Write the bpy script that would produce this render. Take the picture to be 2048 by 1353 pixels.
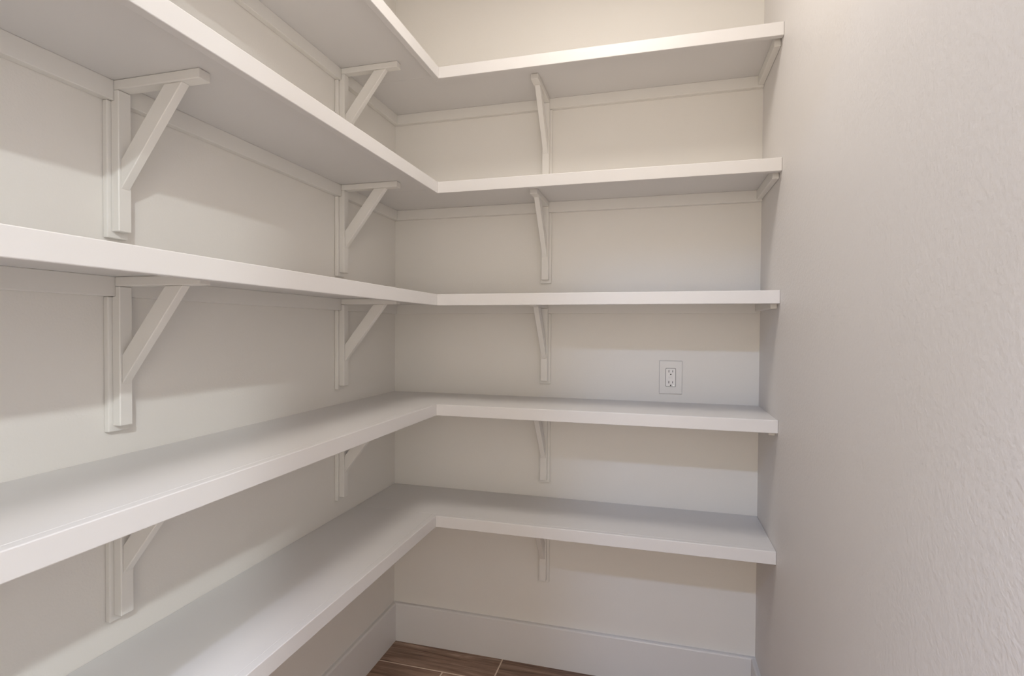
import bpy, bmesh, math, random
from mathutils import Vector, Matrix

random.seed(4)
for o in list(bpy.data.objects):
    bpy.data.objects.remove(o)
scn = bpy.context.scene
C = scn.collection

# ------------------------------------------------------------------ camera
F_PX = 1061.85
yaw, pitch, roll = 0.2657, -0.0170, 0.006457
cyw, syw = math.cos(yaw), math.sin(yaw)
cp, sp = math.cos(pitch), math.sin(pitch)
fwd = Vector((-syw * cp, cyw * cp, sp))
right = Vector((cyw, syw, 0.0))
up = right.cross(fwd)
cr, sr = math.cos(roll), math.sin(roll)
r2 = cr * right + sr * up
u2 = -sr * right + cr * up
cd = bpy.data.cameras.new('camera')
cam = bpy.data.objects.new('camera', cd)
C.objects.link(cam)
cam.matrix_world = Matrix(((r2.x, u2.x, -fwd.x, 1.0313),
                           (r2.y, u2.y, -fwd.y, -1.9683),
                           (r2.z, u2.z, -fwd.z, 1.2790),
                           (0, 0, 0, 1)))
cd.sensor_fit = 'HORIZONTAL'
cd.sensor_width = 36.0
cd.lens = 36.0 * F_PX / 2048.0
cd.clip_start = 0.02
cd.clip_end = 50
scn.camera = cam

# ------------------------------------------------------------------ world, lights, exposure
w = bpy.data.worlds.new('world')
scn.world = w
w.use_nodes = True
w.node_tree.nodes['Background'].inputs[0].default_value = (0.75, 0.85, 1.0, 1)
w.node_tree.nodes['Background'].inputs[1].default_value = 0.3

scn.view_settings.view_transform = 'Standard'
scn.view_settings.look = 'None'
scn.view_settings.gamma = 1.0
scn.view_settings.use_curve_mapping = False
scn.view_settings.exposure = 0.0

def disk_light(name, loc, size, power, col):
    ld = bpy.data.lights.new(name, 'AREA')
    ld.shape = 'DISK'
    ld.size = size
    ld.energy = power
    ld.color = col
    o = bpy.data.objects.new(name, ld)
    o.location = loc                # area lights shine down (-Z) by default
    C.objects.link(o)
    return o

CEIL = 2.76
WARM = (1.0, 0.86, 0.68)
COOL = (0.86, 0.92, 1.0)
disk_light('pantry_lamp', (0.84, -0.93, 2.62), 0.50, 9.2, (1.0, 0.935, 0.87))
disk_light('hall_lamp', (0.795, -3.12, CEIL - 0.02), 0.13, 35.0, (0.47, 0.65, 1.0))
disk_light('hall_lamp', (2.20, -3.50, CEIL - 0.02), 0.13, 84.0, (0.89, 0.97, 1.0))
disk_light('hall_lamp', (0.97, -2.61, CEIL - 0.02), 0.13, 46.0, (0.62, 0.72, 1.0))
# added warm fill panel in the unseen hall, brightens walls through the doorway
ld = bpy.data.lights.new('hall_fill', 'AREA')
ld.shape = 'RECTANGLE'
ld.size, ld.size_y = 3.8, 2.0
ld.energy = 48.0
ld.color = (1.0, 0.84, 0.62)
o = bpy.data.objects.new('hall_fill', ld)
o.location = (1.1, -4.7, 1.35)
o.rotation_euler = (math.radians(90), 0, 0)
C.objects.link(o)

# ------------------------------------------------------------------ materials
def srgb(r, g, b):
    f = lambda c: (c / 255 / 12.92) if c / 255 <= 0.04045 else ((c / 255 + 0.055) / 1.055) ** 2.4
    return (f(r), f(g), f(b), 1)

def mat(name, col, rough=0.5, bump=0.0, scale=200.0, spec=0.5, mottled=0.0):
    m = bpy.data.materials.new(name)
    m.use_nodes = True
    nt = m.node_tree
    b = nt.nodes['Principled BSDF']
    b.inputs['Base Color'].default_value = col
    b.inputs['Roughness'].default_value = rough
    b.inputs['Specular IOR Level'].default_value = spec
    tc = nt.nodes.new('ShaderNodeTexCoord')
    if bump > 0:
        n = nt.nodes.new('ShaderNodeTexNoise')
        n.inputs['Scale'].default_value = scale
        n.inputs['Detail'].default_value = 3
        n.inputs['Roughness'].default_value = 0.55
        nt.links.new(tc.outputs['Object'], n.inputs['Vector'])
        bp = nt.nodes.new('ShaderNodeBump')
        bp.inputs['Strength'].default_value = 1.0
        bp.inputs['Distance'].default_value = bump
        nt.links.new(n.outputs['Fac'], bp.inputs['Height'])
        nt.links.new(bp.outputs['Normal'], b.inputs['Normal'])
    if mottled > 0:
        n2 = nt.nodes.new('ShaderNodeTexNoise')
        n2.inputs['Scale'].default_value = 4.0
        n2.inputs['Detail'].default_value = 4
        nt.links.new(tc.outputs['Object'], n2.inputs['Vector'])
        mr = nt.nodes.new('ShaderNodeMapRange')
        mr.inputs['To Min'].default_value = 1 - mottled
        mr.inputs['To Max'].default_value = 1 + mottled
        nt.links.new(n2.outputs['Fac'], mr.inputs['Value'])
        mx = nt.nodes.new('ShaderNodeVectorMath')
        mx.operation = 'SCALE'
        mx.inputs[0].default_value = col[:3]
        nt.links.new(mr.outputs['Result'], mx.inputs['Scale'])
        nt.links.new(mx.outputs['Vector'], b.inputs['Base Color'])
    return m

M_WALL = mat('wall_paint', (0.875, 0.84, 0.785, 1), 0.55, 0.00025, 220, 0.35, 0.01)
M_WALLR = mat('textured_wall_paint_dimmed', (0.845, 0.812, 0.785, 1), 0.5, 0.0008, 115, 0.35, 0.01)  # same paint as the other walls, colour darkened to imitate weaker light here
M_CEIL = mat('ceiling_paint', (0.86, 0.85, 0.83, 1), 0.8, 0.0008, 120, 0.2)
M_SHELF = mat('white_shelf_paint', (0.765, 0.742, 0.722, 1), 0.36, 0.00012, 60, 0.5, 0.01)
M_CLEAT = mat('white_trim_paint', (0.865, 0.835, 0.785, 1), 0.42, 0.00012, 90, 0.45, 0.01)
M_BASE = mat('baseboard_paint', (0.83, 0.81, 0.79, 1), 0.35, 0.0001, 60, 0.5, 0.01)
M_GROUT = mat('tile_grout', srgb(232, 212, 192), 0.9, 0.0004, 400, 0.2)
M_PLATE = mat('outlet_plastic', (0.76, 0.74, 0.715, 1), 0.30, 0.0, 100, 0.5)
M_FACE = mat('receptacle_plastic', (0.82, 0.80, 0.78, 1), 0.28, 0.0, 100, 0.5)
M_DARK = mat('dark_slot', (0.006, 0.005, 0.004, 1), 0.6)
M_GAP = mat('painted_gap_shade', (0.10, 0.09, 0.085, 1), 0.7)
M_LED = bpy.data.materials.new('indicator_led')
M_LED.use_nodes = True
_b = M_LED.node_tree.nodes['Principled BSDF']
_b.inputs['Base Color'].default_value = (0.9, 0.95, 0.9, 1)
_b.inputs['Emission Color'].default_value = (0.9, 1.0, 0.9, 1)
_b.inputs['Emission Strength'].default_value = 1.4

def wood_tile():
    m = bpy.data.materials.new('wood_look_tile')
    m.use_nodes = True
    nt = m.node_tree
    N, L = nt.nodes, nt.links
    b = N['Principled BSDF']
    tc = N.new('ShaderNodeTexCoord')
    oi = N.new('ShaderNodeObjectInfo')
    off = N.new('ShaderNodeVectorMath'); off.operation = 'SCALE'
    off.inputs[0].default_value = (13.0, 7.0, 3.0)
    L.new(oi.outputs['Random'], off.inputs['Scale'])
    add = N.new('ShaderNodeVectorMath'); add.operation = 'ADD'
    L.new(tc.outputs['Object'], add.inputs[0])
    L.new(off.outputs['Vector'], add.inputs[1])
    mp = N.new('ShaderNodeMapping')
    mp.inputs['Scale'].default_value = (1.6, 22.0, 1.0)
    L.new(add.outputs['Vector'], mp.inputs['Vector'])
    n1 = N.new('ShaderNodeTexNoise')
    n1.inputs['Scale'].default_value = 1.6
    n1.inputs['Detail'].default_value = 8
    n1.inputs['Roughness'].default_value = 0.62
    n1.inputs['Distortion'].default_value = 0.9
    L.new(mp.outputs['Vector'], n1.inputs['Vector'])
    cr_ = N.new('ShaderNodeValToRGB')
    e = cr_.color_ramp.elements
    e[0].position = 0.34; e[0].color = srgb(90, 64, 50)
    e[1].position = 0.66; e[1].color = srgb(186, 158, 136)
    mid = cr_.color_ramp.elements.new(0.47); mid.color = srgb(140, 110, 92)
    mid2 = cr_.color_ramp.elements.new(0.58); mid2.color = srgb(160, 130, 110)
    L.new(n1.outputs['Fac'], cr_.inputs['Fac'])
    # fine fibre lines
    mp2 = N.new('ShaderNodeMapping')
    mp2.inputs['Scale'].default_value = (6.0, 190.0, 1.0)
    L.new(add.outputs['Vector'], mp2.inputs['Vector'])
    n2 = N.new('ShaderNodeTexNoise')
    n2.inputs['Scale'].default_value = 1.0
    n2.inputs['Detail'].default_value = 4
    L.new(mp2.outputs['Vector'], n2.inputs['Vector'])
    mr = N.new('ShaderNodeMapRange')
    mr.inputs['From Min'].default_value = 0.35
    mr.inputs['From Max'].default_value = 0.65
    mr.inputs['To Min'].default_value = 0.72
    mr.inputs['To Max'].default_value = 1.12
    L.new(n2.outputs['Fac'], mr.inputs['Value'])
    mr2 = N.new('ShaderNodeMapRange')
    mr2.inputs['To Min'].default_value = 0.85
    mr2.inputs['To Max'].default_value = 1.15
    L.new(oi.outputs['Random'], mr2.inputs['Value'])
    mu = N.new('ShaderNodeMath'); mu.operation = 'MULTIPLY'
    L.new(mr.outputs['Result'], mu.inputs[0]); L.new(mr2.outputs['Result'], mu.inputs[1])
    sc = N.new('ShaderNodeVectorMath'); sc.operation = 'SCALE'
    L.new(cr_.outputs['Color'], sc.inputs[0]); L.new(mu.outputs['Value'], sc.inputs['Scale'])
    L.new(sc.outputs['Vector'], b.inputs['Base Color'])
    b.inputs['Roughness'].default_value = 0.42
    bp = N.new('ShaderNodeBump')
    bp.inputs['Distance'].default_value = 0.0004
    L.new(n1.outputs['Fac'], bp.inputs['Height'])
    L.new(bp.outputs['Normal'], b.inputs['Normal'])
    return m
M_TILE = wood_tile()

# ------------------------------------------------------------------ helpers
def obj(name, bm, m, parent=None, loc=None):
    bmesh.ops.recalc_face_normals(bm, faces=bm.faces)
    me = bpy.data.meshes.new(name)
    bm.to_mesh(me)
    bm.free()
    me.materials.append(m)
    o = bpy.data.objects.new(name, me)
    C.objects.link(o)
    if parent is not None:
        o.parent = parent
    if loc is not None:
        o.location = loc
    return o

def add_box(bm, x0, x1, y0, y1, z0, z1):
    v = [bm.verts.new((x, y, z)) for x in (x0, x1) for y in (y0, y1) for z in (z0, z1)]
    for f in ((0, 1, 3, 2), (4, 6, 7, 5), (0, 4, 5, 1), (2, 3, 7, 6), (0, 2, 6, 4), (1, 5, 7, 3)):
        bm.faces.new([v[i] for i in f])

def box_bm(x0, x1, y0, y1, z0, z1, bevel=0.0, seg=1):
    bm = bmesh.new()
    add_box(bm, x0, x1, y0, y1, z0, z1)
    if bevel:
        bmesh.ops.bevel(bm, geom=bm.edges[:], offset=bevel, segments=seg, affect='EDGES', profile=0.5)
    return bm

def prism_bm(pts, z0, z1, bevel=0.0, seg=1, axis='z'):
    """pts: outline (a, b), extruded along axis."""
    bm = bmesh.new()
    def P(a, b, c):
        return (a, b, c) if axis == 'z' else (a, c, b)       # axis 'y': outline in xz
    lo = [bm.verts.new(P(a, b, z0)) for a, b in pts]
    hi = [bm.verts.new(P(a, b, z1)) for a, b in pts]
    bm.faces.new(lo)
    bm.faces.new(hi)
    n = len(pts)
    for i in range(n):
        bm.faces.new((lo[i], lo[(i + 1) % n], hi[(i + 1) % n], hi[i]))
    bmesh.ops.recalc_face_normals(bm, faces=bm.faces)
    if bevel:
        bmesh.ops.bevel(bm, geom=bm.edges[:], offset=bevel, segments=seg, affect='EDGES', profile=0.5)
    return bm

def struct(name, bm, m):
    o = obj(name, bm, m)
    o['kind'] = 'structure'
    return o

def thing(name, label, cat, loc=(0, 0, 0), rz=0.0, group=None):
    o = bpy.data.objects.new(name, None)
    o.empty_display_size = 0.05
    C.objects.link(o)
    o.location = loc
    o.rotation_euler = (0, 0, rz)
    o['label'] = label
    o['category'] = cat
    if group:
        o['group'] = group
    return o

# ------------------------------------------------------------------ the room
W = 1.3707              # pantry width
YD = -2.28              # door wall, inner face
HX0, HX1, HY = -0.9, 3.4, -5.0
T = 0.12
DX0, DX1, DZ = 0.78, 1.33, 2.46

fl = struct('floor', box_bm(HX0, HX1, HY, 0.0, -0.06, -0.0004), M_GROUT)
struct('ceiling', box_bm(HX0, HX1, HY, 0.0, CEIL, CEIL + 0.1), M_CEIL)
struct('wall_back', box_bm(-T, W + T, 0.0, T, -0.06, CEIL), M_WALL)
struct('wall_left', box_bm(-T, 0.0, YD, 0.0, -0.06, CEIL), M_WALL)
struct('wall_right', box_bm(W, W + T, YD, 0.0, -0.06, CEIL), M_WALLR)
bm = bmesh.new()
add_box(bm, HX0, DX0, YD - T, YD, 0, CEIL)
add_box(bm, DX1, HX1, YD - T, YD, 0, CEIL)
add_box(bm, DX0, DX1, YD - T, YD, DZ, CEIL)
struct('wall_front', bm, M_WALL)
struct('wall_hall_left', box_bm(HX0 - T, HX0, HY, YD, -0.06, CEIL), M_WALL)
struct('wall_hall_right', box_bm(HX1, HX1 + T, HY, YD, -0.06, CEIL), M_WALL)
struct('wall_hall_back', box_bm(HX0 - T, HX1 + T, HY - T, HY, -0.06, CEIL), M_WALL)

# baseboards, square profile with an eased top edge
BT, BH = 0.015, 0.1553
def base_profile(t, h):
    return [(0, 0.0), (-t, 0.0), (-t, h - 0.006), (-t + 0.0015, h - 0.002), (-t + 0.005, h), (0, h)]
def baseboard(name, a, b, nrm):
    """a, b: ends on the wall line; nrm: direction into the room."""
    bm = bmesh.new()
    rings = []
    for p in (a, b):
        rings.append([bm.verts.new((p[0] + nrm[0] * -u, p[1] + nrm[1] * -u, z)) for u, z in base_profile(BT, BH)])
    n = len(rings[0])
    for i in range(n):
        j = (i + 1) % n
        bm.faces.new((rings[0][i], rings[0][j], rings[1][j], rings[1][i]))
    bm.faces.new(rings[0]); bm.faces.new(rings[1])
    return struct(name, bm, M_BASE)
baseboard('baseboard_back', (0.0, 0.0), (W, 0.0), (0, -1))
baseboard('baseboard_left', (0.0, -BT), (0.0, YD), (1, 0))
baseboard('baseboard_right', (W, -BT), (W, YD), (-1, 0))

# floor planks: wood-look tiles 152 x 914 mm with pale grout joints, running along the back wall
PL, PW, G = 0.914, 0.152, 0.0044
plank_mesh = None
def plank(x0, x1, y0, y1):
    """a plank cut to fit (its own mesh) or a full one (shared mesh)"""
    global plank_mesh
    full = abs((x1 - x0) - (PL - G)) < 1e-5 and abs((y1 - y0) - (PW - G)) < 1e-5
    cx, cy = (x0 + x1) / 2, (y0 + y1) / 2
    if full and plank_mesh is not None:
        o = bpy.data.objects.new('plank', plank_mesh)
        C.objects.link(o); o.parent = fl; o.location = (cx, cy, 0)
        return
    hx, hy = (x1 - x0) / 2, (y1 - y0) / 2
    bm = bmesh.new()
    add_box(bm, -hx, hx, -hy, hy, -0.009, 0.0)
    top = [e for e in bm.edges if all(v.co.z > -0.001 for v in e.verts)]
    bmesh.ops.bevel(bm, geom=top, offset=0.0008, segments=1, affect='EDGES')
    o = obj('plank', bm, M_TILE, fl, (cx, cy, 0))
    if full:
        plank_mesh = o.data
row = 0
ytop = -0.0
joint = {0: 0.470, 1: 0.276}
while True:
    y1 = 0.0 if row == 0 else -0.148 - (row - 1) * PW - G / 2
    y0 = -0.148 - row * PW + G / 2
    if y1 < -2.9:
        break
    j = joint.get(row, (0.47 - 0.31 * row) % PL)
    xs, xe = (0.0, W) if y0 > YD else (HX0, HX1)
    x = j
    while x > xs: x -= PL
    while x < xe:
        a, b = max(x + G / 2, xs), min(x + PL - G / 2, xe)
        if b - a > 0.02:
            plank(a, b, y0, y1)
        x += PL
    row += 1

# ------------------------------------------------------------------ shelves
ZT = [2.1541, 1.7716, 1.3944, 1.0219, 0.6426]     # top faces
DL = [0.3185, 0.3170, 0.3165, 0.3150, 0.3155]     # depth of the left arm
DB = [0.3065, 0.3065, 0.3065, 0.3050, 0.3065]     # depth of the back arm
BRD, NH, NT = 0.019, 0.038, 0.019                 # board thickness, nosing height and thickness
CH, CT = 0.038, 0.019                             # cleat height and thickness
ORD = ['top', 'second highest', 'middle', 'second lowest', 'lowest']
YL = -2.20                                        # where the left arm ends, towards the doorway
EXTRA = ['bare bright wall above it', 'sloping edge above the middle one',
         'nearly edge on at eye level', 'just below the power outlet', 'nearest the baseboard']

for i in range(5):
    z, dl, db = ZT[i], DL[i], DB[i]
    s = thing('wall_shelf', '%s of the five white L-shaped shelves, %s' % (ORD[i], EXTRA[i]),
              'shelf', (0, 0, z), 0, 'L-shaped white shelves stacked in the pantry corner')
    # boards (the back board runs through, the left one butts against it)
    obj('shelf_board', box_bm(0.0005, W - 0.0005, -(db - NT), -0.0005, -BRD, 0.0, 0.0008), M_SHELF, s)
    obj('shelf_board', box_bm(0.0005, dl - NT, YL, -(db - NT) - 0.0002, -BRD, 0.0, 0.0008), M_SHELF, s)
    # nosings, mitred in the inner corner
    bmn = prism_bm([(dl - NT, -(db - NT)), (W - 0.0005, -(db - NT)), (W - 0.0005, -db), (dl, -db)], -NH, 0.0004, 0.0016, 2)
    obj('edge_trim', bmn, M_SHELF, s)
    bmn = prism_bm([(dl - NT, -(db - NT)), (dl, -db), (dl, YL), (dl - NT, YL)], -NH, 0.0004, 0.0016, 2)
    obj('edge_trim', bmn, M_SHELF, s)
    # cleats screwed to the three walls
    obj('cleat', box_bm(0.0005, W - 0.0005, -CT, -0.0005, -BRD - CH, -BRD, 0.0009), M_CLEAT, s)
    obj('cleat', box_bm(0.0005, CT, YL, -CT, -BRD - CH, -BRD, 0.0009), M_CLEAT, s)
    obj('cleat', box_bm(W - CT, W - 0.0005, -(db - NT) + 0.018, -CT, -BRD - CH + 0.006, -BRD, 0.0015), M_CLEAT, s)

# ------------------------------------------------------------------ brackets
# local axes: x = out from the wall, y = along the wall, z = 0 at the shelf underside
PWID, PTH = 0.042, 0.012
LW, LTH = 0.026, 0.019
BW = 0.018
BLEN = 0.302
ARM = 0.222

def build_bracket():
    root = bpy.data.objects.new('shelf_bracket', None)
    root.empty_display_size = 0.05
    C.objects.link(root)
    hp, hl, hb = PWID / 2, LW / 2, BW / 2
    obj('back_plate', box_bm(0.0004, PTH, -hp, hp, -BLEN, -CH - 0.0005, 0.0018, 2), M_CLEAT, root)
    # leg, notched over the cleat
    x0, x1 = PTH, PTH + LTH
    ol = [(x0, -BLEN + 0.012), (x1, -BLEN + 0.012), (x1, -0.019), (CT + 0.0005, -0.019),
          (CT + 0.0005, -CH), (x0, -CH)]
    obj('leg', prism_bm(ol, -hl, hl, 0.0014, 1, 'y'), M_CLEAT, root)
    # arm under the shelf
    obj('arm', box_bm(CT + 0.0005, ARM, -hl, hl, -0.0185, -0.0003, 0.0016, 2), M_CLEAT, root)
    # diagonal brace, cut flush at both ends
    zi, zo = BR_IN, BR_OUT
    ol = [(x1, zo), (AX_O, -0.0185), (AX_I, -0.0185), (x1, zi)]
    obj('brace', prism_bm(ol, -hb, hb, 0.0014, 1, 'y'), M_CLEAT, root)
    return root
BR_IN, BR_OUT = -0.152, -0.208
AX_I, AX_O = 0.137, 0.179

def copy_tree(o, parent=None):
    c = o.copy()
    C.objects.link(c)
    c.parent = parent
    for ch in list(o.children):
        copy_tree(ch, c)
    return c

spots = [('back', 0.628, 0.0, -math.pi / 2, 'on the back wall'),
         ('far left', 0.0, -0.402, 0.0, 'left wall, nearer the back corner'),
         ('near left', 0.0, -1.165, 0.0, 'left wall, farther from the back corner')]
proto = None
for i in range(5):
    for key, x, y, rz, where in spots:
        if proto is None:
            o = proto = build_bracket()
        else:
            o = copy_tree(proto)
        o.location = (x, y, ZT[i] - BRD)
        o.rotation_euler = (0, 0, rz)
        o['label'] = 'wooden bracket under the %s shelf, %s' % (ORD[i], where)
        o['category'] = 'bracket'
        o['group'] = 'wooden brackets under the shelves'

# ------------------------------------------------------------------ electrical outlet
ox, oz = 1.0815, 1.1105
t = thing('wall_outlet', 'white double power outlet with dark slots, above the second lowest shelf',
          'outlet', (ox, 0, oz))
def rounded_rect(w_, h_, r, seg=4):
    pts = []
    for cx, cz, a0 in ((w_ / 2 - r, h_ / 2 - r, 0), (-w_ / 2 + r, h_ / 2 - r, 90),
                       (-w_ / 2 + r, -h_ / 2 + r, 180), (w_ / 2 - r, -h_ / 2 + r, 270)):
        for k in range(seg + 1):
            a = math.radians(a0 + 90 * k / seg)
            pts.append((cx + r * math.cos(a), cz + r * math.sin(a)))
    return pts
def slab(outer, y_back, y_front, inset):
    """plate with a sloped rim: outline at the wall, smaller outline at the front"""
    bm = bmesh.new()
    o_ = rounded_rect(*outer)
    i_ = rounded_rect(outer[0] - 2 * inset, outer[1] - 2 * inset, max(outer[2] - inset, 0.0003))
    mid = y_back + (y_front - y_back) * 0.45
    r0 = [bm.verts.new((a, y_back, b)) for a, b in o_]
    r1 = [bm.verts.new((a, mid, b)) for a, b in o_]
    rr = [bm.verts.new((a, y_front, b)) for a, b in i_]
    n = len(r0)
    for A, B in ((r0, r1), (r1, rr)):
        for k in range(n):
            bm.faces.new((A[k], A[(k + 1) % n], B[(k + 1) % n], B[k]))
    bm.faces.new(r0); bm.faces.new(rr)
    return bm
obj('cover_plate', slab((0.079, 0.119, 0.003), -0.0002, -0.0055, 0.0022), M_PLATE, t)
obj('gap_shade', slab((0.0352, 0.0662, 0.003), -0.0050, -0.0058, 0.0001), M_GAP, t)  # dark sheet, paints the shade in the gap around the receptacle
rc = obj('receptacle', slab((0.0330, 0.0640, 0.0026), -0.0052, -0.0085, 0.0006), M_FACE, t)
def cyl_bm(r, y0, y1, n=14, flat=None):
    bm = bmesh.new()
    pts = []
    for k in range(n):
        a = 2 * math.pi * k / n
        px, pz = r * math.cos(a), r * math.sin(a)
        if flat is not None: pz = min(pz, flat)
        pts.append((px, pz))
    a_ = [bm.verts.new((px, y0, pz)) for px, pz in pts]
    b_ = [bm.verts.new((px, y1, pz)) for px, pz in pts]
    for k in range(n):
        bm.faces.new((a_[k], a_[(k + 1) % n], b_[(k + 1) % n], b_[k]))
    bm.faces.new(a_); bm.faces.new(b_)
    return bm
YF = -0.0087
for dz in (0.0222, -0.0166):
    obj('slot', box_bm(-0.0011, 0.0011, YF, -0.007, -0.0042, 0.0042), M_DARK, rc, (-0.0063, 0, dz))
    obj('slot', box_bm(-0.0010, 0.0010, YF, -0.007, -0.0036, 0.0036), M_DARK, rc, (0.0063, 0, dz))
    obj('ground_hole', cyl_bm(0.0025, YF, -0.007), M_DARK, rc, (0.0, 0, dz - 0.0112))
obj('button', box_bm(-0.0068, 0.0068, -0.0094, -0.007, -0.0022, 0.0022, 0.0005), M_FACE, rc, (0, 0, 0.0036))
obj('button', box_bm(-0.0068, 0.0068, -0.0094, -0.007, -0.0022, 0.0022, 0.0005), M_FACE, rc, (0, 0, -0.0022))
led = obj('indicator_light', cyl_bm(0.0013, -0.0092, -0.007, 10), M_LED, rc, (0.0105, 0, -0.0290))
led['label'] = 'tiny lit indicator light'
for dz in (0.0484, -0.0484):
    obj('screw', cyl_bm(0.0022, -0.0060, -0.005, 12), M_PLATE, t, (0, 0, dz))
